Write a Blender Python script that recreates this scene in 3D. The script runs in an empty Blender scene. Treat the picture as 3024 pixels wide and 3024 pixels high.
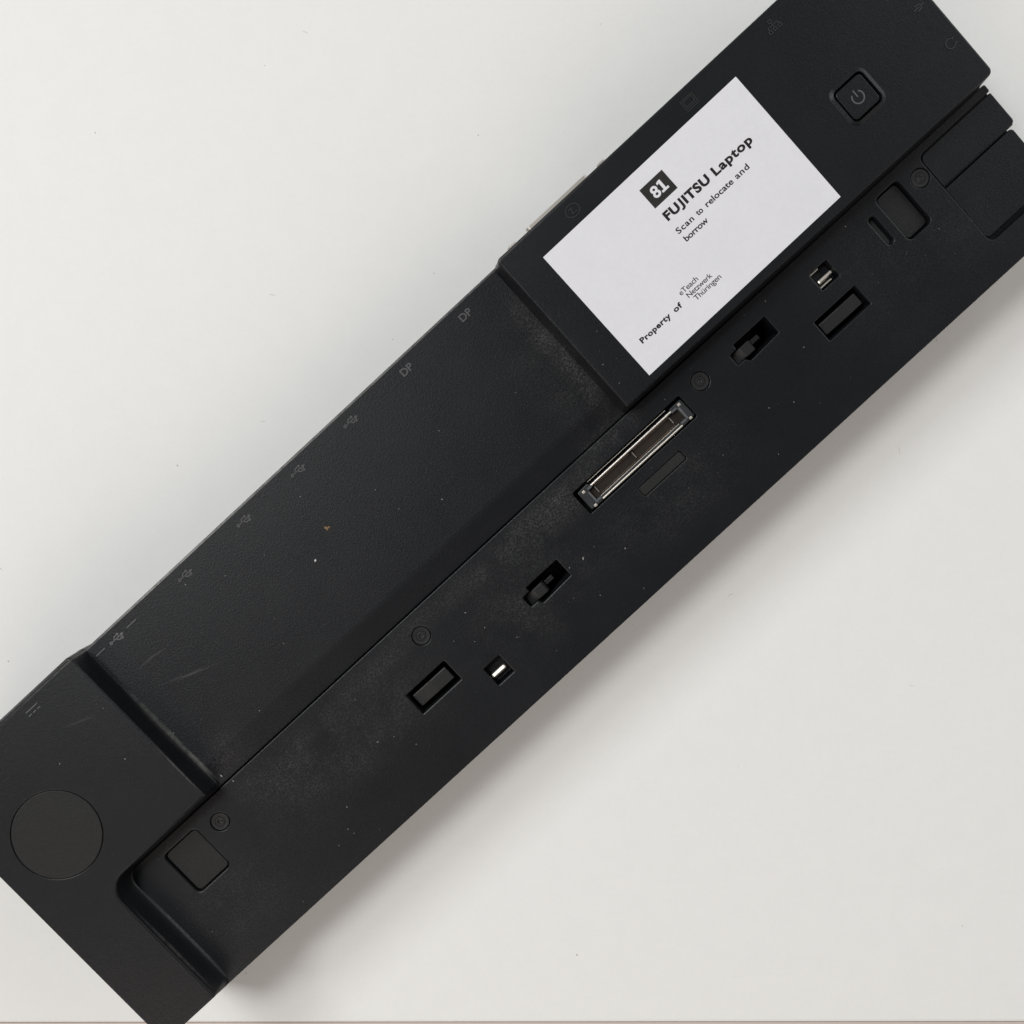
import bpy, bmesh, math, random
from mathutils import Vector, Matrix

random.seed(7)
MM = 0.001
S = bpy.context.scene
COL = S.collection

# ------------------------------------------------------------------ camera
TABLE_TO_LEDGE = 22.0          # mm, table top to the dock's lower deck
YAW = math.radians(42.6)       # the dock lies diagonally on the table
cam_data = bpy.data.cameras.new("camera")
cam_data.sensor_width = 36.0
cam_data.lens = 36.0
cam_data.clip_start = 0.01
cam_data.clip_end = 20.0
cam = bpy.data.objects.new("camera", cam_data)
COL.objects.link(cam)
RC = ((0.73509022, 0.67742934, -0.02705307),
      (-0.67743645, 0.73234574, -0.06891715),
      (-0.0268743, 0.06898706, 0.99725551))
right = Vector((RC[0][0], -RC[0][1], -RC[0][2]))
up = -Vector((RC[1][0], -RC[1][1], -RC[1][2]))
back = -Vector((RC[2][0], -RC[2][1], -RC[2][2]))
DIST = 0.216
pos = Vector((-DIST * RC[2][0], DIST * RC[2][1], TABLE_TO_LEDGE * MM + DIST * RC[2][2]))
M = Matrix((right, up, back)).transposed().to_4x4()
M.translation = pos
cam.matrix_world = Matrix.Rotation(YAW, 4, 'Z') @ M
S.camera = cam

# ------------------------------------------------------------------ light
S.view_settings.view_transform = 'Standard'
S.view_settings.look = 'None'
S.view_settings.exposure = 0.0
S.view_settings.gamma = 1.0
world = bpy.data.worlds.new("World")
S.world = world
world.use_nodes = True
world.node_tree.nodes["Background"].inputs[0].default_value = (0.95, 0.93, 0.90, 1)
world.node_tree.nodes["Background"].inputs[1].default_value = 0.06


def lamp(name, loc, size, power, color, target=(0, 0, 0.0), size_y=None):
    d = bpy.data.lights.new(name, 'AREA')
    d.shape = 'RECTANGLE'
    d.size = size
    d.size_y = size_y or size
    d.energy = power
    d.color = color
    o = bpy.data.objects.new(name, d)
    COL.objects.link(o)
    o.location = loc
    o.rotation_euler = (Vector(target) - Vector(loc)).to_track_quat('-Z', 'Y').to_euler()
    return o


lamp("ceiling_lamp", (-0.93, 0.26, 1.50), 0.40, 13.0, (0.985, 0.992, 0.985))
lamp("second_ceiling_lamp", (-1.10, 0.95, 1.40), 0.55, 14.0, (0.98, 0.992, 1.0))
lamp("cool_soft_light", (1.15, 1.10, 0.85), 1.2, 8.5, (0.97, 0.985, 1.0), size_y=0.9)  # large cool soft lamp, unseen, off to the upper right
lamp("room_light", (-0.45, -1.55, 0.95), 1.2, 13.0, (1.0, 0.88, 0.79))
lamp("right_fill_light", (1.6, -0.3, 0.9), 1.2, 4.0, (1.0, 0.93, 0.86))  # weak fill lamp added out of sight on the right

# ------------------------------------------------------------------ materials
def new_mat(name):
    m = bpy.data.materials.new(name)
    m.use_nodes = True
    nt = m.node_tree
    b = nt.nodes["Principled BSDF"]
    return m, nt, b


def N(nt, kind, **kw):
    n = nt.nodes.new(kind)
    for k, v in kw.items():
        setattr(n, k, v)
    return n


def val(nt, x, sock):
    if isinstance(x, (int, float)):
        sock.default_value = x
    else:
        nt.links.new(x, sock)


def math_(nt, op, a, b=0.0, clamp=False):
    n = N(nt, 'ShaderNodeMath', operation=op, use_clamp=clamp)
    val(nt, a, n.inputs[0])
    val(nt, b, n.inputs[1])
    return n.outputs[0]


def noise(nt, co, scale, detail=2.0, rough=0.5):
    n = N(nt, 'ShaderNodeTexNoise')
    n.inputs['Scale'].default_value = scale
    n.inputs['Detail'].default_value = detail
    n.inputs['Roughness'].default_value = rough
    nt.links.new(co, n.inputs['Vector'])
    return n.outputs['Fac']


def ramp(nt, x, lo, hi):
    n = N(nt, 'ShaderNodeMapRange', interpolation_type='SMOOTHSTEP')
    n.inputs['From Min'].default_value = lo
    n.inputs['From Max'].default_value = hi
    nt.links.new(x, n.inputs['Value'])
    return n.outputs['Result']


def ellipse(nt, co, c, r):
    """1 in the middle of an ellipse (dock mm), 0 at its rim"""
    a = N(nt, 'ShaderNodeVectorMath', operation='SUBTRACT')
    nt.links.new(co, a.inputs[0])
    a.inputs[1].default_value = (c[0] * MM, -c[1] * MM, 0)
    b = N(nt, 'ShaderNodeVectorMath', operation='MULTIPLY')
    nt.links.new(a.outputs[0], b.inputs[0])
    b.inputs[1].default_value = (1 / (r[0] * MM), 1 / (r[1] * MM), 0)
    l = N(nt, 'ShaderNodeVectorMath', operation='LENGTH')
    nt.links.new(b.outputs[0], l.inputs[0])
    n = N(nt, 'ShaderNodeMapRange', interpolation_type='SMOOTHSTEP')
    n.inputs['From Min'].default_value = 1.0
    n.inputs['From Max'].default_value = 0.15
    nt.links.new(l.outputs['Value'], n.inputs['Value'])
    return n.outputs['Result']


def plastic(name, base=(0.0046, 0.0054, 0.0072), rough=0.41, spec=0.36, grain=0.36, dust_and_glints=True, scale=5200):
    m, nt, b = new_mat(name)
    co = N(nt, 'ShaderNodeTexCoord').outputs['Object']
    g1 = noise(nt, co, scale, 3.0, 0.6)
    g2 = noise(nt, co, scale * 0.42, 2.0, 0.5)
    h = math_(nt, 'ADD', math_(nt, 'MULTIPLY', g1, 0.6), math_(nt, 'MULTIPLY', g2, 0.5))
    bump = N(nt, 'ShaderNodeBump')
    bump.inputs['Strength'].default_value = grain
    bump.inputs['Distance'].default_value = 0.00016
    nt.links.new(h, bump.inputs['Height'])
    nt.links.new(bump.outputs[0], b.inputs['Normal'])
    blotch = noise(nt, co, 55, 4.0, 0.6)
    rr = math_(nt, 'ADD', math_(nt, 'MULTIPLY', blotch, 0.12), rough - 0.06)
    nt.links.new(rr, b.inputs['Roughness'])
    b.inputs['Specular IOR Level'].default_value = spec
    mix = N(nt, 'ShaderNodeMix', data_type='RGBA')
    mix.inputs[6].default_value = (*base, 1)
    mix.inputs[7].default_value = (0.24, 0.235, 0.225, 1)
    # dust film: patches and worn or dusty lines where things rub and collect, plus painted edge highlights
    fine = noise(nt, co, 2400, 4.0, 0.8)
    clump = noise(nt, co, 105, 5.0, 0.7)
    film = math_(nt, 'MULTIPLY', ramp(nt, fine, 0.38, 0.80), ramp(nt, clump, 0.25, 0.80))
    total = math_(nt, 'MULTIPLY', film, 0.02)
    if dust_and_glints:
        patches = [((6, 6), (26, 6), 0.95), ((-10, 17), (24, 13), 0.50), ((-60, 13), (36, 12), 0.55),
                   ((26, -16), (9, 26), 0.40), ((29.5, -18), (3.4, 26), 0.75), ((26, 2), (14, 5), 0.65),
                   ((-30, 4.5), (60, 4), 0.40), ((28, 20), (30, 12), 0.30), ((100, 16), (34, 22), 0.18),
                   ((-100, 20), (16, 14), 0.45), ((-80, -4), (9, 8), 0.45), ((-74, 6), (16, 6), 0.50)]
        for c, r, s in patches:
            total = math_(nt, 'ADD', total, math_(nt, 'MULTIPLY', math_(nt, 'MULTIPLY', film, ellipse(nt, co, c, r)), s * 0.52))
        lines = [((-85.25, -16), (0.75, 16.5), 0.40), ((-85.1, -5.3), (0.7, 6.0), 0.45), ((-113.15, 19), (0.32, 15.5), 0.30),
                 ((-114.85, 19), (0.16, 15), 0.30), ((-30, -39.5), (100, 0.36), 0.7), ((-65, -39.45), (26, 0.36), 0.6),  # block and deck edge entries paint highlights over the wear
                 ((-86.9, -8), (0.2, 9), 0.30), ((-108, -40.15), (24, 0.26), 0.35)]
        segs = [((-80.0, -30.5), (-71.0, -29.3), 0.10), ((-80.6, -25.2), (-64.0, -18.5), 0.09), ((-77.0, -22.8), (-66.5, -20.5), 0.06), ((-97.0, -31.4), (-90.0, -28.2), 0.08)]
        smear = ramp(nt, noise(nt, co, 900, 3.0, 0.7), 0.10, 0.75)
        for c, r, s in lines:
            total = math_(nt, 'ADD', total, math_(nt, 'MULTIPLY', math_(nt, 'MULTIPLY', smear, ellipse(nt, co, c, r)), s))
        for p, q, s in segs:                                     # faint rub marks, bent a little by noise
            L = math.hypot(q[0] - p[0], q[1] - p[1])
            mp = N(nt, 'ShaderNodeMapping', vector_type='TEXTURE')
            mp.inputs['Location'].default_value = ((p[0] + q[0]) / 2 * MM, -(p[1] + q[1]) / 2 * MM, 0)
            mp.inputs['Rotation'].default_value = (0, 0, math.atan2(-(q[1] - p[1]), q[0] - p[0]))
            mp.inputs['Scale'].default_value = (L / 2 * MM, 0.32 * MM, 1)
            wob = N(nt, 'ShaderNodeVectorMath', operation='MULTIPLY_ADD')
            nz = N(nt, 'ShaderNodeTexNoise')
            nz.inputs['Scale'].default_value = 170
            nt.links.new(co, nz.inputs['Vector'])
            nt.links.new(nz.outputs['Color'], wob.inputs[0])
            wob.inputs[1].default_value = (0.0018, 0.0018, 0)
            nt.links.new(co, wob.inputs[2])
            nt.links.new(wob.outputs[0], mp.inputs['Vector'])
            fl = N(nt, 'ShaderNodeVectorMath', operation='MULTIPLY')
            nt.links.new(mp.outputs[0], fl.inputs[0])
            fl.inputs[1].default_value = (1, 1, 0)
            ln = N(nt, 'ShaderNodeVectorMath', operation='LENGTH')
            nt.links.new(fl.outputs[0], ln.inputs[0])
            mr = N(nt, 'ShaderNodeMapRange', interpolation_type='SMOOTHSTEP')
            mr.inputs['From Min'].default_value = 1.0
            mr.inputs['From Max'].default_value = 0.2
            nt.links.new(ln.outputs['Value'], mr.inputs['Value'])
            total = math_(nt, 'ADD', total, math_(nt, 'MULTIPLY', mr.outputs[0], s))
    nt.links.new(math_(nt, 'MINIMUM', total, 0.9), mix.inputs[0])
    nt.links.new(mix.outputs[2], b.inputs['Base Color'])
    return m


def simple(name, base, rough=0.5, metal=0.0, spec=0.5, bump=None, mottle=0.0):
    m, nt, b = new_mat(name)
    b.inputs['Base Color'].default_value = (*base, 1)
    b.inputs['Roughness'].default_value = rough
    b.inputs['Metallic'].default_value = metal
    b.inputs['Specular IOR Level'].default_value = spec
    co = N(nt, 'ShaderNodeTexCoord').outputs['Object']
    if bump:
        bp = N(nt, 'ShaderNodeBump')
        bp.inputs['Strength'].default_value = bump[1]
        bp.inputs['Distance'].default_value = 0.0001
        nt.links.new(noise(nt, co, bump[0], 4.0, 0.6), bp.inputs['Height'])
        nt.links.new(bp.outputs[0], b.inputs['Normal'])
    if mottle:
        mix = N(nt, 'ShaderNodeMix', data_type='RGBA')
        mix.inputs[6].default_value = tuple(c * (1 - mottle) for c in base) + (1,)
        mix.inputs[7].default_value = tuple(min(1, c * (1 + mottle)) for c in base) + (1,)
        f = math_(nt, 'ADD', math_(nt, 'MULTIPLY', noise(nt, co, 900, 3.0, 0.6), 0.5), math_(nt, 'MULTIPLY', noise(nt, co, 160, 3.0, 0.6), 0.5))
        nt.links.new(ramp(nt, f, 0.30, 0.70), mix.inputs[0])
        nt.links.new(mix.outputs[2], b.inputs['Base Color'])
    return m


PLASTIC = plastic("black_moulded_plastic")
PART = plastic("black_smooth_plastic", rough=0.42, grain=0.45, dust_and_glints=False)
CAP = plastic("satin_black_cap", base=(0.015, 0.015, 0.0155), rough=0.45, grain=0.25, dust_and_glints=False)
STRIP = plastic("satin_strip", base=(0.0145, 0.0145, 0.0145), rough=0.5, grain=0.4, dust_and_glints=False)
RUBBER = plastic("black_rubber", base=(0.0072, 0.0074, 0.0078), rough=0.54, grain=0.8, dust_and_glints=False, scale=3600)
WORN_LIT = plastic("worn_lit_mark", base=(0.13, 0.13, 0.135), rough=0.60, grain=0.5, dust_and_glints=False)  # wear grey of the marks, with light on their raised edges painted in
MARK = plastic("moulded_mark", base=(0.075, 0.075, 0.078), rough=0.42, grain=0.4, dust_and_glints=False)  # light caught by the raised strokes is put into this grey
MARK_FAINT = plastic("moulded_mark_faint", base=(0.036, 0.036, 0.037), rough=0.42, grain=0.4, dust_and_glints=False)
GREY_PRINT = simple("grey_print", (0.085, 0.085, 0.087), 0.6)
METAL = simple("nickel_plate", (0.92, 0.87, 0.80), 0.42, 1.0)
DULL_METAL = simple("dull_steel", (0.70, 0.66, 0.60), 0.46, 1.0)
CONTACT = simple("contact_brown", (0.016, 0.011, 0.007), 0.45, 0.0, bump=(1800, 0.2), mottle=0.35)
CONTACT_PIN = simple("contact_copper", (0.16, 0.115, 0.085), 0.5, 0.3)
CONNECTOR = simple("connector_grey", (0.026, 0.028, 0.030), 0.42, 0.0, bump=(2000, 0.2), mottle=0.3)
CONNECTOR_EDGE = simple("connector_grey_edge", (0.085, 0.092, 0.10), 0.42, 0.0, bump=(2000, 0.2), mottle=0.25)
RIB = simple("key_rib_grey", (0.22, 0.21, 0.20), 0.5)
LENS = simple("smoked_lens", (0.030, 0.034, 0.032), 0.25)
PAPER = simple("label_paper", (0.725, 0.725, 0.755), 0.65, 0.0, 0.25, bump=(1300, 0.12), mottle=0.022)
INK = simple("printed_ink", (0.012, 0.009, 0.010), 0.6, 0.0, 0.3)
INK_BOX = simple("printed_box_ink", (0.020, 0.020, 0.019), 0.6, 0.0, 0.3, mottle=0.25)
TABLE = simple("white_laminate", (0.82, 0.818, 0.802), 0.55, 0.0, 0.25, bump=(1100, 0.06), mottle=0.012)
BANDING = simple("beige_edge_band", (0.60, 0.52, 0.48), 0.6)
FLUFF = simple("dust_fluff", (0.24, 0.236, 0.225), 0.9)
SPECK = simple("dark_speck", (0.45, 0.42, 0.40), 0.9)
CRUMB_BROWN = simple("crumb_brown", (0.21, 0.135, 0.075), 0.8, mottle=0.3)
CRUMB_WHITE = simple("crumb_white", (0.70, 0.69, 0.66), 0.8)

# ------------------------------------------------------------------ geometry helpers (dock mm: u along, v to the front, z up from the lower deck)
def xyz(u, v, z):
    return Vector((u * MM, -v * MM, (z + TABLE_TO_LEDGE) * MM))


def area(pts):
    return 0.5 * sum(a[0] * b[1] - b[0] * a[1] for a, b in zip(pts, pts[1:] + pts[:1]))


def rounded(corners, seg=7):
    """corners: (u, v, radius, weight of the edge that leaves the corner) -> points, edge weights"""
    n = len(corners)
    pts, ws = [], []
    for i in range(n):
        u, v, r, w = corners[i]
        p = Vector((u, v))
        a = Vector(corners[i - 1][:2]) - p
        b = Vector(corners[(i + 1) % n][:2]) - p
        wp = corners[i - 1][3]
        if r <= 0:
            pts.append((u, v)); ws.append(w); continue
        ang = a.angle(b)
        t = min(r / math.tan(ang / 2), a.length * 0.499, b.length * 0.499)
        r = t * math.tan(ang / 2)
        s = p + a.normalized() * t
        e = p + b.normalized() * t
        c = p + (a.normalized() + b.normalized()).normalized() * (r / math.sin(ang / 2))
        a0 = math.atan2(s.y - c.y, s.x - c.x)
        a1 = math.atan2(e.y - c.y, e.x - c.x)
        d = (a1 - a0 + math.pi) % (2 * math.pi) - math.pi
        for k in range(seg + 1):
            th = a0 + d * k / seg
            pts.append((c.x + r * math.cos(th), c.y + r * math.sin(th)))
            f = (k + 0.5) / seg
            ws.append(wp + (w - wp) * f if k < seg else w)
    if area(pts) < 0:       # keep one winding
        pts.reverse()
        ws = ws[::-1]
        ws = ws[1:] + ws[:1]
    return pts, ws


def rect(u0, v0, u1, v1, r=0.0, w=0.0, seg=6):
    return rounded([(u0, v0, r, w), (u1, v0, r, w), (u1, v1, r, w), (u0, v1, r, w)], seg)


def circle(c, r, n=40):
    p = [(c[0] + r * math.cos(2 * math.pi * k / n), c[1] + r * math.sin(2 * math.pi * k / n)) for k in range(n)]
    return p, [0.0] * n


def inset(pts, d):
    """move every edge i of a counter-clockwise loop inwards by d[i]"""
    n = len(pts)
    out = []
    for i in range(n):
        p = Vector(pts[i])
        e0 = (p - Vector(pts[i - 1])).normalized()
        e1 = (Vector(pts[(i + 1) % n]) - p).normalized()
        n0 = Vector((-e0.y, e0.x))
        n1 = Vector((-e1.y, e1.x))
        d0, d1 = d[i - 1], d[i]
        det = n0.x * n1.y - n0.y * n1.x
        if abs(det) < 0.02:
            q = p + (n0 + n1).normalized() * (d0 + d1) / 2
        else:
            q = p + Vector(((d0 * n1.y - d1 * n0.y) / det, (n0.x * d1 - n1.x * d0) / det))
        out.append((q.x, q.y))
    return out


def arc_profile(c, z, n=4):
    """rounded top edge of radius c"""
    return [(c * (1 - math.sin(a)), 0.0, z - c * (1 - math.cos(a))) for a in [math.pi / 2 * k / n for k in range(n + 1)]]


def ring(bm, pts, z):
    return [bm.verts.new(xyz(p[0], p[1], z)) for p in pts]


def bridge(bm, a, b):
    n = len(a)
    for i in range(n):
        j = (i + 1) % n
        bm.faces.new((a[i], a[j], b[j], b[i]))


def fill(bm, loops):
    es = []
    for l in loops:
        for i in range(len(l)):
            es.append(bm.edges.get((l[i], l[(i + 1) % len(l)])) or bm.edges.new((l[i], l[(i + 1) % len(l)])))
    bmesh.ops.triangle_fill(bm, use_beauty=True, use_dissolve=False, edges=es, normal=(0, 0, 1))


def plate(bm, loop, profile, holes=(), bottom=True):
    """loop: (points, weights); profile: (inset, draft share, z) from the top edge down; holes: (loop, profile, floor)"""
    pts, ws = loop
    rings = []
    for ins, dr, z in profile:
        rings.append(ring(bm, inset(pts, [ins - dr * w for w in ws]), z))
    for a, b in zip(rings, rings[1:]):
        bridge(bm, a, b)
    tops = [rings[0]]
    for hl, hp, floor in holes:
        hpts, hw = hl
        hr = [ring(bm, inset(hpts, [-o] * len(hpts)), z) for o, z in hp]
        for a, b in zip(hr, hr[1:]):
            bridge(bm, b, a)
        tops.append(hr[0])
        if floor:
            fill(bm, [hr[-1]])
    fill(bm, tops)
    if bottom:
        fill(bm, [rings[-1]])


def box(bm, u0, v0, u1, v1, z0, z1, bev=0.0, r=0.0):
    prof = (arc_profile(bev, z1, 3) if bev else [(0, 0, z1)]) + [(0, 0, z0)]
    plate(bm, rect(u0, v0, u1, v1, r), prof)


def make(name, bm, mat, parent=None, smooth=False):
    bmesh.ops.recalc_face_normals(bm, faces=bm.faces)
    me = bpy.data.meshes.new(name)
    bm.to_mesh(me)
    bm.free()
    me.materials.append(mat)
    if smooth:
        me.polygons.foreach_set('use_smooth', [True] * len(me.polygons))
        me.set_sharp_from_angle(angle=math.radians(40))
    o = bpy.data.objects.new(name, me)
    COL.objects.link(o)
    if parent:
        o.parent = parent
    return o


def tag(o, label=None, cat=None, group=None, kind=None):
    for k, v in (('label', label), ('category', cat), ('group', group), ('kind', kind)):
        if v:
            o[k] = v
    return o


def strokes(bm, lines, w, z, h, closed=()):
    """raised bars along 2-D polylines (dock mm); each bar has sloped sides"""
    for li, line in enumerate(lines):
        n = len(line)
        shut = li in closed
        L, R = [], []
        for i in range(n):
            p = Vector(line[i])
            a = Vector(line[i - 1]) if (i > 0 or shut) else None
            b = Vector(line[(i + 1) % n]) if (i < n - 1 or shut) else None
            d = Vector((0, 0))
            if a is not None:
                d += (p - a).normalized()
            if b is not None:
                d += (b - p).normalized()
            d.normalize()
            k = 1.0
            if a is not None and b is not None:
                k = 1 / max(0.5, d.dot((b - p).normalized()))
            nn = Vector((-d.y, d.x)) * w / 2 * k
            L.append(p + nn)
            R.append(p - nn)
        rows = []
        for i in range(n):
            c = Vector(line[i])
            row = [bm.verts.new(xyz(L[i].x, L[i].y, z)), bm.verts.new(xyz(*(c + (L[i] - c) * 0.6), z + h)),
                   bm.verts.new(xyz(*(c + (R[i] - c) * 0.6), z + h)), bm.verts.new(xyz(R[i].x, R[i].y, z))]
            rows.append(row)
        for i in range(n - 1 if not shut else n):
            a, b = rows[i], rows[(i + 1) % n]
            for k in range(3):
                bm.faces.new((a[k], a[k + 1], b[k + 1], b[k]))
        if not shut:
            bm.faces.new(rows[0])
            bm.faces.new(rows[-1])


def text_mesh(body, size, offset=0.0, space=1.0):
    """flat triangles of a word in Blender's own font, in mm, baseline at y = 0"""
    cu = bpy.data.curves.new("lettering", 'FONT')
    cu.body = body
    cu.size = size
    cu.space_character = space
    cu.offset = offset
    cu.resolution_u = 4
    o = bpy.data.objects.new("lettering", cu)
    COL.objects.link(o)
    bpy.context.view_layer.update()
    me = bpy.data.meshes.new_from_object(o.evaluated_get(bpy.context.evaluated_depsgraph_get()))
    vs = [tuple(v.co) for v in me.vertices]
    fs = [tuple(p.vertices) for p in me.polygons]
    bpy.data.objects.remove(o)
    bpy.data.curves.remove(cu)
    bpy.data.meshes.remove(me)
    return vs, fs


# ------------------------------------------------------------------ the table
ca, sa = math.cos(YAW), math.sin(YAW)


def world_xy(u, v):
    x, y = u * MM, -v * MM
    return x * ca - y * sa, x * sa + y * ca


edge_a = Vector(world_xy(-172.1, 8.2))
edge_b = Vector(world_xy(6.8, 178.1))
ey = edge_a.y - (edge_b.y - edge_a.y) * edge_a.x / (edge_b.x - edge_a.x)
table = bpy.data.objects.new("table", None)
COL.objects.link(table)
table.location = (0, ey - 0.0004, 0)
table.rotation_euler = (0, 0, math.atan2(edge_b.y - edge_a.y, edge_b.x - edge_a.x))
tag(table, "white laminate tabletop that the black docking station lies on", "table")
bm = bmesh.new()
prof = [(0, 0), (0.0006, -0.0002), (0.0009, -0.0008)]
rows = []
for yy, zz in [(1.1, 0.0), (0.0009, 0.0), (0.0003, -0.0002), (0.0, -0.0008), (0.0, -0.002), (1.1, -0.002)]:
    rows.append([bm.verts.new((x, yy, zz)) for x in (-1.0, 1.0)])
for a, b in zip(rows, rows[1:] + rows[:1]):
    bm.faces.new((a[0], a[1], b[1], b[0]))
for k in (0, 1):
    bm.faces.new([r[k] for r in rows])
make("table_top", bm, TABLE, table)
bm = bmesh.new()
rows = []
for yy, zz in [(-0.00005, -0.0004), (-0.0016, -0.0007), (-0.0036, -0.0016), (-0.0045, -0.004), (-0.0045, -0.024), (-0.00005, -0.024)]:
    rows.append([bm.verts.new((x, yy, zz)) for x in (-1.0, 1.0)])
for a, b in zip(rows, rows[1:] + rows[:1]):
    bm.faces.new((a[0], a[1], b[1], b[0]))
make("edge_band", bm, BANDING, table)

# ------------------------------------------------------------------ the docking station
dock = bpy.data.objects.new("docking_station", None)
COL.objects.link(dock)
dock.rotation_euler = (0, 0, YAW)
tag(dock, "black plastic laptop docking station lying diagonally on the white table", "docking station")

H = 5.7                        # raised blocks above the lower deck
FLOOR = -TABLE_TO_LEDGE
wall = arc_profile(0.45, H) + [(0.0, 0.55, 1.6), (0.0, 0.72, 0.75), (0.0, 0.86, 0.25), (0.0, 1.05, -0.08), (0.0, 1.05, FLOOR)]

hb = bmesh.new()
# raised block at the left end, wrapping round the ledge to the front edge
left_block = rounded([(-129.55, -40.4, 0.8, 0.1), (-86.65, -40.4, 1.0, 1.2), (-86.6, -0.1, 0.3, 1.0), (-107.0, 0.0, 3.0, 1.3),
                      (-115.0, 0.4, 5.0, 1.7), (-115.0, 32.4, 0.5, 1.1), (-129.75, 32.4, 0.8, 0.2)], 9)
left_block = rounded([(-129.55, -40.4, 0.8, 0.1), (-86.65, -40.4, 1.0, 1.2), (-86.6, -0.1, 0.3, 1.0),
                      (-115.0, 0.1, 4.6, 1.7), (-115.0, 32.4, 0.5, 1.1), (-129.75, 32.4, 0.8, 0.2)], 9)
DISC = (-114.65, -15.2)
plate(hb, left_block, wall, holes=[(circle(DISC, 9.50, 72), [(0.16, H), (0.05, H - 0.05), (0.0, H - 0.16), (0.0, H - 0.8)], True)])
# raised block at the right end
right_block = rounded([(32.2, -39.95, 1.0, 0.1), (132.1, -39.95, 1.5, 0.0), (132.1, 0.2, 1.3, 1.0), (32.0, -0.2, 0.5, 0.9)], 7)
BTN = (104.75, -18.2, 111.55, -11.3)
plate(hb, right_block, wall, holes=[(rect(BTN[0] - 0.42, BTN[1] - 0.42, BTN[2] + 0.42, BTN[3] + 0.42, 1.25, seg=8),
                                     [(0.85, H), (0.12, H + 0.26), (0.04, H + 0.27), (0.0, H + 0.20), (0.0, H - 3)], True)])
# lower deck between the blocks: one section along its length, sloping down towards the front ledge
sec = [(-39.75 + 0.5 * (1 - math.sin(a)), -0.5 * (1 - math.cos(a))) for a in [math.pi / 2 * k / 4 for k in range(4, -1, -1)]]
sec = [(-40.0, FLOOR), (-39.85, -1.6)] + sec + [(-4.9, 0.0), (-4.2, -0.03), (-3.6, -0.09), (0.80, -0.62), (0.93, -0.70), (0.95, -1.6), (0.95, FLOOR)]
rows = []
for v, z in sec:
    rows.append([hb.verts.new(xyz(u, v, z)) for u in (-86.9, 32.6)])
for a, b in zip(rows, rows[1:] + rows[:1]):
    hb.faces.new((a[0], a[1], b[1], b[0]))

# front ledge with its wells
def well(d, lip=0.15):
    return [(lip, 0.0), (lip * 0.3, -lip * 0.24), (0.0, -lip), (0.0, -d)]


holes = []
SCREWS = [(-90.8, 6.4), (-32.0, 6.3), (47.7, 6.6), (109.8, 6.5)]
for c in SCREWS:
    holes.append((circle(c, 2.08, 36), well(0.7, 0.16), True))
HOOKS = [(0.0, 0.0), (66.65, -8.1)]
hook_well = [(-8.8, 13.85, 0.25, 0), (0.05, 13.85, 0.15, 0), (0.05, 18.35, 0.15, 0), (-8.2, 18.75, 0.5, 0), (-8.8, 17.75, 0.1, 0),
             (-10.8, 17.65, 0.3, 0), (-10.8, 15.0, 0.3, 0), (-8.8, 14.95, 0.1, 0)]
for du, dv in HOOKS:
    holes.append((rounded([(a + du, b + dv, r, w) for a, b, r, w in hook_well], 4), well(13.0, 0.24), True))
BLOCKS = [(-43.2, 13.5, -32.1, 18.9), (73.6, 13.8, 85.05, 18.9)]
for q in BLOCKS:
    holes.append((rect(*q, 0.2), well(8.0, 0.28), True))
PINS = [((-27.25, 20.6, -22.7, 25.35), (-26.95, 22.6, -23.35, 23.85)), ((79.35, 5.75, 84.05, 10.1), (80.15, 7.95, 83.9, 8.9))]
for q, _ in PINS:
    holes.append((rect(*q, 0.25), well(3.2, 0.26), True))
CONN = (11.9, 5.75, 42.4, 11.65)
holes.append((rect(*CONN, 0.45), well(4.0, 0.14), True))
holes.append((rect(22.85, 14.4, 34.85, 16.8, 0.45), well(0.70, 0.20), True))
PADS = [(-104.95, 3.6, -95.6, 14.85), (99.65, 3.4, 106.0, 14.85)]
holes.append((rect(*PADS[0], 1.2), well(1.5, 0.26), True))
holes.append((rect(*PADS[1], 1.2), well(2.6, 0.26), True))
PILL = (95.75, 5.5, 97.5, 12.65)
holes.append((rect(*PILL, 0.87, seg=8), well(2.0, 0.26), True))
ledge = rounded([(-117.0, 1.15, 0, 0), (132.35, 1.15, 0.4, 0), (132.35, 2.95, 0.4, 0), (112.25, 2.95, 1.6, 0), (112.25, 26.7, 1.6, 0),
                 (132.35, 26.7, 0.3, 0), (132.35, 33.55, 0.8, 0), (-117.0, 33.55, 0, 0)], 7)
plate(hb, ledge, arc_profile(0.22, 0.0, 3) + [(0, 0, -6.0), (0, 0, FLOOR)], holes=holes)
# floor of the bay under the side covers
box(hb, 111.0, 2.0, 131.9, 11.5, FLOOR, -0.85)
box(hb, 111.0, 11.5, 130.9, 28.0, FLOOR, -2.2)
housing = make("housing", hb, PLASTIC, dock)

# side covers at the right end
bm = bmesh.new()
plate(bm, rounded([(112.5, 3.28, 1.45, 0), (132.2, 3.28, 0.25, 0), (132.2, 11.25, 0.9, 0), (112.5, 11.25, 0.15, 0)], 7),
      arc_profile(0.22, -0.02, 3) + [(0, 0, -3.0)])
tag(make("side_cover", bm, PLASTIC, dock), "upper cover plate, level with the ledge")
bm = bmesh.new()
plate(bm, rounded([(112.5, 11.8, 0.15, 0), (131.3, 11.8, 0.8, 0), (131.3, 25.65, 0.6, 0), (112.5, 25.65, 1.0, 0)], 7),
      arc_profile(0.22, -0.75, 3) + [(0, 0, -3.0)])
tag(make("side_cover", bm, PLASTIC, dock), "lower cover plate, sunk below the ledge")

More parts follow.
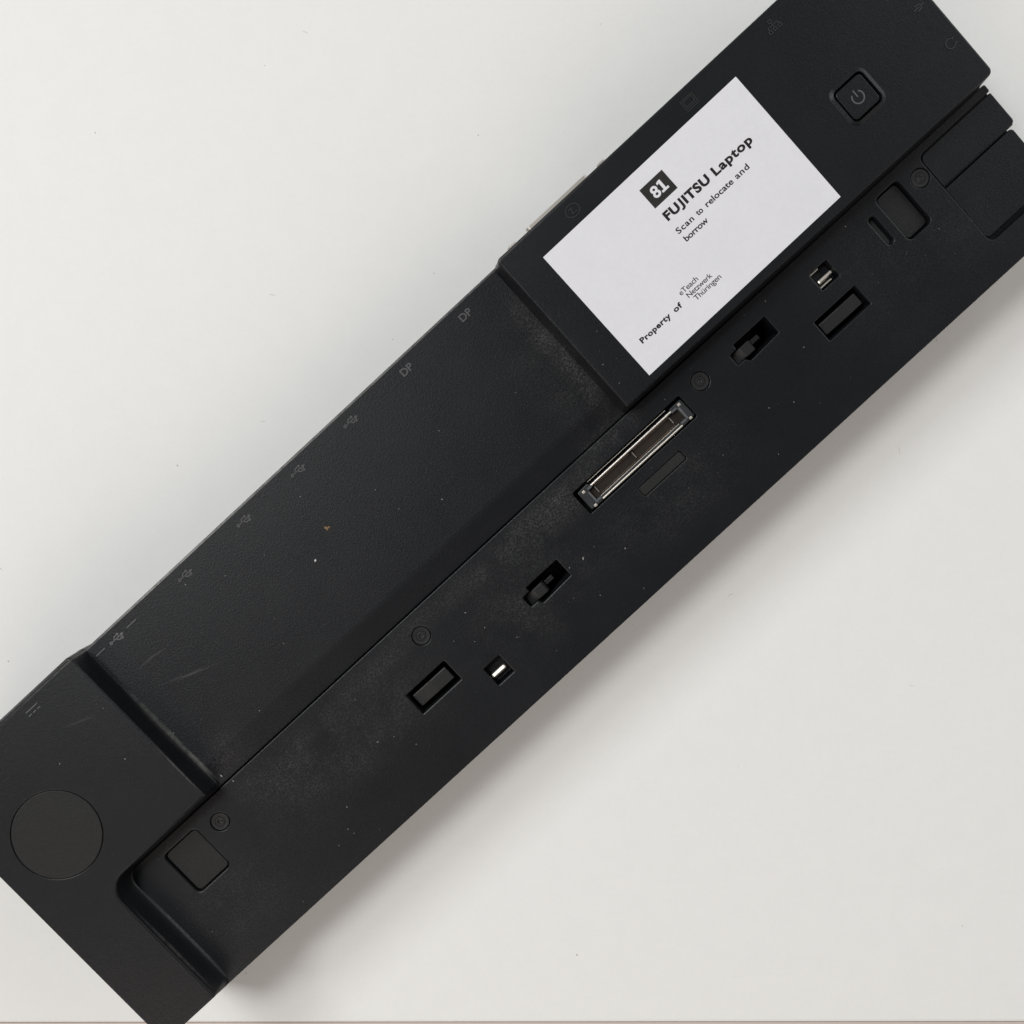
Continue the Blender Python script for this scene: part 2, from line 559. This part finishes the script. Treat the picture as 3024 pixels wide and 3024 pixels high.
# power button and its mark
bm = bmesh.new()
plate(bm, rect(*BTN, 0.95, seg=8), arc_profile(0.28, H + 0.16, 4) + [(0, 0, H - 2.5)])
button = make("power_button", bm, PART, dock)
bm = bmesh.new()
pc = (108.13, -14.65)
arc = []
for k in range(29):
    th = math.radians(-90 + 38 + (360 - 76) * k / 28)
    arc.append((pc[0] + 1.27 * math.cos(th), pc[1] + 1.27 * math.sin(th)))
strokes(bm, [arc, [(pc[0], pc[1] - 1.70), (pc[0], pc[1] - 0.05)]], 0.27, H + 0.162, 0.015)
make("power_mark", bm, GREY_PRINT, button)

# round rubber disc on the left block
bm = bmesh.new()
plate(bm, circle(DISC, 9.41, 72), arc_profile(0.20, H + 0.04, 3) + [(0, 0, H - 0.7)])
make("round_pad", bm, RUBBER, dock)

# square pads sunk in the ledge
for q, g, zt in ((PADS[0], 0.22, -0.55), (PADS[1], 0.30, -1.15)):
    bm = bmesh.new()
    plate(bm, rect(q[0] + g, q[1] + g, q[2] - g, q[3] - g, 1.05), arc_profile(0.30, zt, 4) + [(0, 0, zt - 1.0)])
    make("square_pad", bm, RUBBER, dock)
bm = bmesh.new()
plate(bm, rect(PILL[0] + 0.08, PILL[1] + 0.08, PILL[2] - 0.08, PILL[3] - 0.08, 0.79, seg=8), arc_profile(0.35, -1.7, 3) + [(0, 0, -1.95)])
make("status_lens", bm, LENS, dock)

bm = bmesh.new()
plate(bm, rect(22.95, 14.5, 34.75, 16.7, 0.40), arc_profile(0.15, -0.32, 3) + [(0, 0, -0.66)])
make("inset_strip", bm, STRIP, dock)

# screw caps
def lathe(bm, c, prof, n=32):
    prev = None
    for r, z in prof:
        cur = ring(bm, circle(c, r, n)[0], z)
        if prev:
            bridge(bm, prev, cur)
        prev = cur
    fill(bm, [prev])


bm = bmesh.new()
lathe(bm, (0, 0), [(1.92, -0.6), (1.92, -0.20), (1.82, -0.10), (1.20, -0.14), (1.12, -0.26), (1.02, -0.26), (0.92, -0.14), (0.62, -0.12),
                   (0.50, -0.34), (0.30, -0.40), (0.14, -0.30)])
cap0 = make("screw_cap", bm, CAP, dock)
for i, (u, v) in enumerate(SCREWS):
    c = cap0 if i == 0 else cap0.copy()
    if i:
        COL.objects.link(c)
        c.parent = dock
    c.location = (u * MM, -v * MM, 0)

# latch hooks
def section_block(bm, prof, v0, v1, bev=0.12):
    a = [bm.verts.new(xyz(u, v0, z)) for u, z in prof]
    b = [bm.verts.new(xyz(u, v1, z)) for u, z in prof]
    bridge(bm, a, b)
    bm.faces.new(a)
    bm.faces.new(b)
    bmesh.ops.recalc_face_normals(bm, faces=bm.faces)
    if bev:
        bmesh.ops.bevel(bm, geom=bm.edges[:], offset=bev * MM, segments=2, affect='EDGES', profile=0.6)


for i, (du, dv) in enumerate(HOOKS):
    bm = bmesh.new()
    section_block(bm, [(-10.6, -6.5), (-10.6, -2.2), (-8.0, -0.75), (-5.75, -0.75), (-5.35, -1.5), (-5.35, -6.5)], 15.3, 17.7)
    b2 = bmesh.new()
    section_block(b2, [(-5.2, -6.5), (-5.2, -2.4), (-3.0, -2.4), (-3.0, -6.5)], 15.75, 16.75, 0.1)
    me2 = bpy.data.meshes.new("tab")
    b2.to_mesh(me2)
    b2.free()
    bm.from_mesh(me2)
    bpy.data.meshes.remove(me2)
    o = make("latch_hook", bm, CAP, dock)
    o.location = (du * MM, -dv * MM, 0)

# guide blocks
for q, du in ((BLOCKS[0], 0.0), (BLOCKS[1], 0.0)):
    bm = bmesh.new()
    u0, u1 = q[0] + 0.75, q[2] - 0.95
    um = (u0 + u1) / 2
    section_block(bm, [(u0, -7.9), (u0, -1.3), (um - 0.2, -0.85), (um + 0.2, -0.80), (u1, -0.80), (u1, -7.9)], q[1] + 1.15, q[3] - 1.15, 0.22)
    make("guide_block", bm, CAP, dock)

# plated pins in the two square wells
for i, (q, p) in enumerate(PINS):
    bm = bmesh.new()
    vc, rr = (p[1] + p[3]) / 2, (p[3] - p[1]) / 2
    zc = -1.0 if i == 0 else -1.6
    rings_ = []
    for u, f in ((p[0], 0.72), (p[0] + 0.28, 1.0), (p[2] - 0.28, 1.0), (p[2], 0.72)):
        rings_.append([bm.verts.new(xyz(u, vc + rr * f * math.cos(a), zc + rr * f * math.sin(a)))
                       for a in [math.radians(74 + 60 * k) for k in range(6)]])
    for a, b in zip(rings_, rings_[1:]):
        bridge(bm, a, b)
    bm.faces.new(rings_[0])
    bm.faces.new(rings_[-1])
    pin = make("contact_pin", bm, DULL_METAL, dock)
    bm = bmesh.new()
    section_block(bm, [(q[0] + 0.15, -3.0), (q[0] + 0.15, -2.2), (q[2] - 0.15, -2.2), (q[2] - 0.15, -3.0)], q[1] + 0.35, q[3] - 0.35, 0.1)
    make("pin_carrier", bm, PART, pin)
    if i == 1:
        for v0, v1, e in ((q[1] + 0.10, q[1] + 0.42, 2.2), (q[3] - 0.75, q[3] - 0.42, 3.0)):
            bm = bmesh.new()
            box(bm, q[0] + 0.25, v0, q[0] + 0.25 + e, v1, -2.1, -0.8, 0.08)
            make("spring_leaf", bm, DULL_METAL, pin)

# the docking connector
def half_round(bm, u0, u1, v, r, z):
    rr = []
    for u in (u0, u1):
        rr.append([bm.verts.new(xyz(u, v - r * math.cos(t), z + r * math.sin(t))) for t in [math.pi * k / 10 for k in range(11)]]
                  + [bm.verts.new(xyz(u, v + r, z - 1.0)), bm.verts.new(xyz(u, v - r, z - 1.0))])
    bridge(bm, rr[0], rr[1])
    bm.faces.new(rr[0])
    bm.faces.new(rr[1])


cb = bmesh.new()
frame = rounded([(12.8, 6.55, 0.3, 0), (15.6, 6.35, 0.2, 0), (15.9, 6.9, 0.1, 0), (38.9, 6.9, 0.1, 0), (39.1, 6.6, 0.2, 0), (42.2, 6.6, 0.3, 0),
                 (42.25, 11.2, 0.3, 0), (38.9, 11.35, 0.2, 0), (38.8, 11.15, 0.1, 0), (16.0, 11.15, 0.1, 0), (15.8, 11.35, 0.2, 0), (12.8, 11.2, 0.3, 0)], 3)
plate(cb, frame, arc_profile(0.18, -0.55, 3) + [(0, 0, -4.0)],
      holes=[(rounded([(15.0, 7.75, 0.15, 0), (16.3, 7.45, 0.1, 0), (38.4, 7.55, 0.1, 0), (40.3, 7.8, 0.15, 0), (40.3, 10.3, 0.15, 0), (15.0, 10.2, 0.15, 0)], 3),
              [(0.10, -0.55), (0.0, -0.65), (0.0, -2.0)], False)])
connector = make("docking_connector", cb, CONNECTOR, dock)
bm = bmesh.new()
box(bm, 14.6, 7.3, 40.6, 10.5, -3.6, -1.7)
make("contact_bed", bm, CONTACT, connector)
bm = bmesh.new()
half_round(bm, 16.05, 38.9, 7.19, 0.24, -0.45)
tag(make("metal_rail", bm, METAL, connector, True), "bright rail on the rear side")
bm = bmesh.new()
half_round(bm, 16.1, 38.85, 11.02, 0.26, -0.5)
tag(make("metal_rail", bm, DULL_METAL, connector, True), "dull wider rail on the front side")
bm = bmesh.new()
box(bm, 16.2, 10.22, 38.5, 10.36, -1.2, -0.48, 0.05)
make("inner_rail", bm, DULL_METAL, connector)
bm = bmesh.new()
box(bm, 16.0, 6.12, 38.2, 6.26, -2.0, -0.55, 0.05)
make("outer_rail", bm, DULL_METAL, connector)
bm = bmesh.new()
n = 58
for k in range(n):
    u = 16.9 + (37.7 - 16.9) * k / (n - 1)
    if abs(u - 27.2) < 0.45:
        continue
    box(bm, u - 0.11, 7.62, u + 0.11, 7.92, -1.8, -1.25)
    box(bm, u - 0.11, 9.95, u + 0.11, 10.12, -1.8, -1.45)
tag(make("contact_pins", bm, CONTACT_PIN, connector), kind="stuff")
bm = bmesh.new()
box(bm, -0.07, 7.95, 0.07, 9.5, -1.75, -1.1, 0.03)
rib = make("key_rib", bm, RIB, connector)
for i, u in enumerate((16.5, 27.2, 37.9)):
    c = rib if i == 0 else rib.copy()
    if i:
        COL.objects.link(c)
        c.parent = connector
    c.location = (u * MM, 0, 0)
for q in ((14.52, 7.95, 14.95, 10.9), (40.45, 7.7, 40.95, 10.75)):
    bm = bmesh.new()
    box(bm, *q, -1.0, -0.34, 0.10)
    make("end_ridge", bm, CONNECTOR_EDGE, connector)
for q in ((15.0, 7.12, 16.0, 7.62), (38.95, 7.15, 40.3, 7.68), (15.0, 10.3, 16.05, 10.75), (38.9, 10.32, 40.35, 10.8)):
    bm = bmesh.new()
    box(bm, *q, -1.0, -0.44, 0.08)
    make("end_cheek", bm, CONNECTOR_EDGE, connector)
bm = bmesh.new()
box(bm, -0.34, -0.30, 0.34, 0.30, -1.0, -0.30, 0.12)
tab = make("solder_tab", bm, METAL, connector)
for i, (u, v) in enumerate(((13.95, 7.25), (14.0, 11.0), (41.2, 7.25), (41.2, 11.0))):
    c = tab if i == 0 else tab.copy()
    if i:
        COL.objects.link(c)
        c.parent = connector
    c.location = (u * MM, -v * MM, 0)

# serial port on the back of the right block
bm = bmesh.new()
sh = rounded([(41.4, 0, 0.8, 0), (58.2, 0, 0.8, 0), (57.0, 8.3, 0.8, 0), (42.6, 8.3, 0.8, 0)], 5)[0]
a_ = [bm.verts.new(xyz(p[0], -39.4, 2.2 - p[1])) for p in sh]
b_ = [bm.verts.new(xyz(p[0], -40.95, 2.2 - p[1])) for p in sh]
bridge(bm, a_, b_)
bm.faces.new(b_)
port = make("serial_port", bm, DULL_METAL, dock)
for u in (37.25, 62.2):
    bm = bmesh.new()
    hexa = [(u + 1.15 * math.cos(math.radians(60 * k)), 1.0 * math.sin(math.radians(60 * k))) for k in range(6)]
    a_ = [bm.verts.new(xyz(p[0], -39.4, 1.0 + p[1])) for p in hexa]
    b_ = [bm.verts.new(xyz(p[0], -40.72, 1.0 + p[1])) for p in hexa]
    bridge(bm, a_, b_)
    bm.faces.new(b_)
    make("hex_nut", bm, METAL, port)

# moulded port marks
def usb_lines(u, v, k=1.0):
    def q(x, y):
        return (u + x * k, v + y * k)
    stem = [q(-1.35, 0), q(1.55, 0)]
    up_ = [q(-0.75, 0), q(-0.2, -0.62), q(0.55, -0.62)]
    dn = [q(-0.2, 0), q(0.35, 0.62), q(0.95, 0.62)]
    c = [q(-1.62 + 0.27 * math.cos(t), 0.27 * math.sin(t)) for t in [2 * math.pi * j / 10 for j in range(10)]]
    tip = [q(1.35, -0.28), q(1.85, 0), q(1.35, 0.28)]
    sq = [q(0.9, 0.42), q(1.3, 0.42), q(1.3, 0.82), q(0.9, 0.82)]
    dot = [q(0.75 + 0.2 * math.cos(t), -0.62 + 0.2 * math.sin(t)) for t in [2 * math.pi * j / 8 for j in range(8)]]
    return [stem, up_, dn, c, tip, sq, dot], (3, 5, 6)


def mark(name, lines, closed, z, mat, w=0.24, h=0.14, label=None):
    bm = bmesh.new()
    strokes(bm, lines, w, z, h, closed)
    o = make(name, bm, mat, dock)
    if label:
        o['label'] = label


for u in (-11.9, -27.0, -42.5, -59.4):
    l, c = usb_lines(u, -36.8, 0.95)
    mark("usb_mark", l, c, -0.01, MARK, 0.31)
l, c = usb_lines(-79.2, -36.9, 0.95)
mark("usb_mark", l, c, -0.01, WORN_LIT, 0.28)
mark("line_mark", [[(-85.0, -37.1), (-82.4, -37.1)]], (), -0.01, WORN_LIT)
mark("line_mark", [[(-76.1, -37.1), (-73.4, -37.1)]], (), -0.01, WORN_LIT)


def emboss(name, body, u, v, size, width, z, mat, h=0.12):
    vs, fs = text_mesh(body, size, 0.05)
    x0 = min(p[0] for p in vs)
    x1 = max(p[0] for p in vs)
    k = width / (x1 - x0)
    bm = bmesh.new()
    bv = [bm.verts.new(xyz(u + (p[0] - x0) * k, v - p[1], z)) for p in vs]
    for f in fs:
        try:
            bm.faces.new([bv[i] for i in f])
        except ValueError:
            pass
    r = bmesh.ops.extrude_face_region(bm, geom=bm.faces[:])
    for e in r['geom']:
        if isinstance(e, bmesh.types.BMVert):
            e.co.z += h * MM
    return make(name, bm, mat, dock)


emboss("port_mark", "DP", 19.3, -36.0, 2.3, 2.9, -0.02, MARK)
emboss("port_mark", "DP", 2.6, -36.0, 2.3, 2.9, -0.02, MARK)
# serial, screen, network, headphone, microphone and power-in marks on the blocks
o_ = (50.4, -36.9)
ov = [(o_[0] + 1.6 * math.cos(t), o_[1] + 1.25 * math.sin(t)) for t in [2 * math.pi * j / 24 for j in range(24)]]
z_ = [(o_[0] - 0.8, o_[1] - 0.5), (o_[0] + 0.1, o_[1] - 0.5), (o_[0] - 0.5, o_[1] + 0.5), (o_[0] + 0.8, o_[1] + 0.5)]
mark("serial_mark", [ov, z_], (0,), H - 0.01, MARK_FAINT, 0.20)
s_ = (82.2, -36.9)
mark("screen_mark", [[(s_[0] - 1.5, s_[1] - 1.1), (s_[0] + 1.5, s_[1] - 1.1), (s_[0] + 1.5, s_[1] + 0.8), (s_[0] - 1.5, s_[1] + 0.8)],
                     [(s_[0] - 1.1, s_[1] - 0.75), (s_[0] + 1.1, s_[1] - 0.75), (s_[0] + 1.1, s_[1] + 0.45), (s_[0] - 1.1, s_[1] + 0.45)],
                     [(s_[0] - 1.7, s_[1] + 1.25), (s_[0] + 1.7, s_[1] + 1.25)]], (0, 1), H - 0.01, MARK_FAINT, 0.18)
n_ = (104.6, -36.8)
nets = []
for dx, dy in ((0, -0.9), (-1.2, 0.9), (0, 0.9), (1.2, 0.9)):
    nets.append([(n_[0] + dx - 0.35, n_[1] + dy - 0.3), (n_[0] + dx + 0.35, n_[1] + dy - 0.3), (n_[0] + dx + 0.35, n_[1] + dy + 0.3), (n_[0] + dx - 0.35, n_[1] + dy + 0.3)])
nets += [[(n_[0], n_[1] - 0.6), (n_[0], n_[1] + 0.6)], [(n_[0] - 1.2, n_[1] + 0.6), (n_[0] - 1.2, n_[1]), (n_[0] + 1.2, n_[1]), (n_[0] + 1.2, n_[1] + 0.6)]]
mark("network_mark", nets, (0, 1, 2, 3), H - 0.01, MARK_FAINT, 0.2)
h_ = (129.0, -9.9)
hp = [(h_[0] + 1.0 * math.cos(t), h_[1] + 1.0 * math.sin(t)) for t in [math.radians(20 + 320 * j / 18) for j in range(19)]]
mark("headphone_mark", [hp, [(h_[0] + 0.9, h_[1] - 0.65), (h_[0] + 1.3, h_[1] - 0.65)], [(h_[0] + 0.9, h_[1] + 0.65), (h_[0] + 1.3, h_[1] + 0.65)]], (), H - 0.01, MARK_FAINT, 0.24)
m_ = (128.6, -19.6)
mark("microphone_mark", [[(m_[0] - 1.0, m_[1]), (m_[0] + 0.5, m_[1])], [(m_[0] - 0.4, m_[1] - 0.6), (m_[0] + 0.6, m_[1] - 0.5), (m_[0] + 0.9, m_[1]), (m_[0] + 0.6, m_[1] + 0.5), (m_[0] - 0.4, m_[1] + 0.6)],
                         [(m_[0] + 0.9, m_[1]), (m_[0] + 1.6, m_[1])]], (), H - 0.01, MARK_FAINT, 0.3)
d_ = (-99.7, -37.2)
mark("power_in_mark", [[(d_[0] - 1.6, d_[1] - 0.55), (d_[0] + 1.6, d_[1] - 0.55)], [(d_[0] - 1.6, d_[1] + 0.35), (d_[0] - 0.8, d_[1] + 0.35)],
                       [(d_[0] - 0.4, d_[1] + 0.35), (d_[0] + 0.4, d_[1] + 0.35)], [(d_[0] + 0.8, d_[1] + 0.35), (d_[0] + 1.6, d_[1] + 0.35)]], (), H - 0.01, WORN_LIT, 0.22, 0.10)

# ------------------------------------------------------------------ the paper label
st = bmesh.new()
A, B, Cc, Dd = (39.7, -34.05), (92.45, -34.3), (92.5, -2.25), (39.7, -1.9)
STZ = H + 0.06
NU, NV = 12, 8
grid = []
for j in range(NV + 1):
    row = []
    for i in range(NU + 1):
        s, t = i / NU, j / NV
        p = [(A[k] * (1 - s) + B[k] * s) * (1 - t) + (Dd[k] * (1 - s) + Cc[k] * s) * t for k in (0, 1)]
        row.append(st.verts.new(xyz(p[0], p[1], STZ)))
    grid.append(row)
for j in range(NV):
    for i in range(NU):
        st.faces.new((grid[j][i], grid[j][i + 1], grid[j + 1][i + 1], grid[j + 1][i]))
bmesh.ops.recalc_face_normals(st, faces=st.faces)
r = bmesh.ops.extrude_face_region(st, geom=st.faces[:])
for e in r['geom']:
    if isinstance(e, bmesh.types.BMVert):
        e.co.z -= 0.06 * MM
sticker = make("label_sticker", st, PAPER, dock)
sticker['label'] = "white paper inventory label with black print"


def on_label(x, y, lift=0.02):
    s, t = x / 52.78, y / 32.1
    p = [(A[k] * (1 - s) + B[k] * s) * (1 - t) + (Dd[k] * (1 - s) + Cc[k] * s) * t for k in (0, 1)]
    return xyz(p[0], p[1], STZ + lift)


def printed(name, words, mat, lift=0.02, stretch=1.25):
    """words: (text, x left, x right, baseline y, size, weight) set side by side in one printed line"""
    bm = bmesh.new()
    for w in words:
        if isinstance(w, list):                      # a letter drawn as its own outline
            f = bm.faces.new([bm.verts.new(on_label(x, y, lift)) for x, y in w])
            bmesh.ops.triangulate(bm, faces=[f])
            continue
        body, x0, x1, base, size, weight = w
        def span(sp):
            xs = [p[0] for p in text_mesh(body, size, weight, sp)[0]]
            return max(xs) - min(xs)
        sp = 1.0
        if len(body) > 1:
            w1, w2 = span(1.0), span(1.3)
            wide = 1.13 if body in ('FU', 'ITSU') else stretch
            sp = 1.0 + 0.3 * ((x1 - x0) / wide - w1) / (w2 - w1)
            sp = min(1.12, max(0.94, sp))
        vs, fs = text_mesh(body, size, weight, sp)
        a0 = min(p[0] for p in vs)
        a1 = max(p[0] for p in vs)
        k = (x1 - x0) / (a1 - a0)
        bv = [bm.verts.new(on_label(x0 + (p[0] - a0) * k, base - p[1], lift)) for p in vs]
        for f in fs:
            try:
                bm.faces.new([bv[i] for i in f])
            except ValueError:
                pass
    return make(name, bm, mat, sticker)


bm = bmesh.new()
bm.faces.new([bm.verts.new(on_label(x, y, 0.015)) for x, y in ((23.31, 3.43), (29.46, 3.43), (29.46, 8.26), (23.31, 8.26))])
make("number_box", bm, INK_BOX, sticker)
one = [(26.72, 5.02), (27.15, 4.50), (27.82, 4.50), (27.82, 6.55), (28.36, 6.55), (28.36, 7.02), (26.62, 7.02), (26.62, 6.55), (27.18, 6.55), (27.18, 5.02)]
one = [(26.74, 4.66), (27.32, 4.50), (27.80, 4.50), (27.80, 6.56), (28.36, 6.56), (28.36, 7.02), (26.62, 7.02), (26.62, 6.56), (27.18, 6.56), (27.18, 5.02), (26.70, 5.15)]
printed("number_print", [("8", 24.70, 26.44, 6.97, 3.36, 0.09), one], PAPER, 0.03)
jay = [(27.80, 9.88), (28.34, 9.88), (28.34, 11.62), (28.26, 12.03), (28.02, 12.28), (27.65, 12.38), (27.28, 12.38), (27.28, 11.97), (27.50, 11.97), (27.72, 11.88), (27.80, 11.62)]
printed("title_print", [("FU", 23.58, 27.22, 11.82, 2.62, 0.125), jay, ("ITSU", 28.70, 35.42, 11.82, 2.62, 0.125), ("Laptop", 36.70, 46.98, 11.82, 2.62, 0.10)], INK)
printed("text_print", [("Scan", 23.42, 27.78, 15.27, 1.76, 0.034), ("to", 28.80, 30.30, 15.27, 1.76, 0.034), ("relocate", 31.32, 38.60, 15.26, 1.76, 0.034),
                       ("and", 39.48, 42.95, 15.24, 1.76, 0.034)], INK)
printed("text_print", [("borrow", 23.62, 29.72, 17.46, 1.76, 0.034)], INK)
printed("owner_print", [("Property", 3.28, 11.30, 26.42, 1.60, 0.060), ("of", 12.42, 14.45, 26.40, 1.60, 0.060)], INK)
printed("logo_print", [("eTeach", 15.55, 20.35, 24.70, 1.60, 0.008), ("Netzwerk", 16.45, 22.92, 26.14, 1.60, 0.008), ("Thüringen", 17.18, 24.12, 27.58, 1.60, 0.008)], INK)

# ------------------------------------------------------------------ crumbs, dust and lint
def flake(bm, o, size, ax, rot, thick=0.35):
    n = random.randint(4, 6)
    vs = []
    for k in range(n):
        t = 2 * math.pi * k / n
        rr = size * random.uniform(0.7, 1.15)
        x, y = rr * math.cos(t) * ax, rr * math.sin(t)
        vs.append(Vector((x * math.cos(rot) - y * math.sin(rot), x * math.sin(rot) + y * math.cos(rot), 0)))
    b = [bm.verts.new(o + p * MM) for p in vs]
    t_ = [bm.verts.new(o + p * 0.55 * MM + Vector((0, 0, size * thick * MM))) for p in vs]
    bridge(bm, b, t_)
    bm.faces.new(t_)
    bm.faces.new(b)


def crumb(name, u, v, z, parts, mat, label):
    bm = bmesh.new()
    for du, dv, s, ax, rot in parts:
        flake(bm, xyz(u + du, v + dv, z), s, ax, rot, 0.7)
    o = make(name, bm, mat)
    o.matrix_world = Matrix.Rotation(YAW, 4, 'Z')
    return tag(o, label, "crumb")


crumb("crumb", -30.9, -24.0, 0.0, [(0, 0, 0.42, 1.5, 1.9), (0.45, 0.2, 0.25, 1.9, -0.4), (-0.1, 0.35, 0.22, 1.2, 0.5)], CRUMB_BROWN,
      "tiny orange brown crumb on the lower deck of the docking station")
crumb("crumb", -37.3, -20.6, 0.0, [(0, 0, 0.30, 1.2, 0.6)], CRUMB_WHITE, "tiny white crumb on the lower deck of the docking station")


def place_ok(u, v, margin=0.8):
    for q in BLOCKS + PADS + [CONN, PILL] + [p[0] for p in PINS] + [(-11, 13.5, 0.5, 19), (55.5, 5.4, 67.2, 11), (22.5, 14, 35.2, 17), (111.5, 2.5, 133, 27.2)]:
        if q[0] - margin < u < q[2] + margin and q[1] - margin < v < q[3] + margin:
            return False
    for c in SCREWS:
        if (c[0] - u) ** 2 + (c[1] - v) ** 2 < 4:
            return False
    return True


bm = bmesh.new()
k = 0
while k < 150:
    if random.random() < 0.66:
        u, v = random.uniform(-111, 131), random.uniform(2, 33)
        z = 0.0
        if not place_ok(u, v):
            continue
    elif random.random() < 0.75:
        u, v, z = random.uniform(-84, 30), random.uniform(-38, -5), 0.0
    else:
        u, v, z = random.choice([(random.uniform(-128, -88), random.uniform(-39, -1), H), (random.uniform(34, 38), random.uniform(-38, -2), H)])
        if (u - DISC[0]) ** 2 + (v - DISC[1]) ** 2 < 100:
            continue
    s = 0.035 + 0.10 * random.random() ** 3
    flake(bm, xyz(u, v, z), s, random.choice((1, 1, 1.4, 2.2)), random.uniform(0, 3.1), 0.25)
    k += 1
for u, v, s, ax in ((-83.7, -0.6, 0.22, 1.8), (-84.6, -14.2, 0.14, 1), (-103.7, -25.5, 0.16, 1), (-82.6, 1.9, 0.14, 1.5), (0.9, 17.0, 0.15, 1),
                    (4.4, 17.5, 0.2, 2.4), (-21.8, 9.0, 0.12, 1.6), (12.4, 22.0, 0.15, 1.4), (9.6, 31.0, 0.12, 1)):
    flake(bm, xyz(u, v, 0.0 if u > -86 else H), s, ax, random.uniform(0.8, 2.2), 0.3)
dust = make("dust", bm, FLUFF)
dust.matrix_world = Matrix.Rotation(YAW, 4, 'Z')
tag(dust, "pale dust specks scattered over the black docking station", "dust", kind="stuff")

bm = bmesh.new()
for k in range(80):
    x, y = random.uniform(-0.14, 0.14), random.uniform(-0.12, 0.14)
    # dock frame position, to keep specks out from under the dock
    u, v = (x * ca + y * sa) / MM, -(-x * sa + y * ca) / MM
    if -133 < u < 136 and -43 < v < 37:
        continue
    if random.random() < 0.35:
        L = random.uniform(0.5, 1.6)
        a = random.uniform(0, 6.28)
        c = random.uniform(-0.9, 0.9)
        last = None
        for j in range(6):
            px, py = x + MM * L * j / 5 * math.cos(a + c * j / 5), y + MM * L * j / 5 * math.sin(a + c * j / 5)
            w = 0.035 * MM
            q = [bm.verts.new((px - w * math.sin(a), py + w * math.cos(a), 0.00002)), bm.verts.new((px + w * math.sin(a), py - w * math.cos(a), 0.00006))]
            if last:
                bm.faces.new((last[0], last[1], q[1], q[0]))
            last = q
    else:
        flake(bm, Vector((x, y, 0)), 0.05 + 0.16 * random.random() ** 2, random.choice((1, 1.5)), random.uniform(0, 3), 0.4)
lint = make("lint", bm, SPECK)
tag(lint, "faint grey lint and specks scattered on the white tabletop", "lint", kind="stuff")
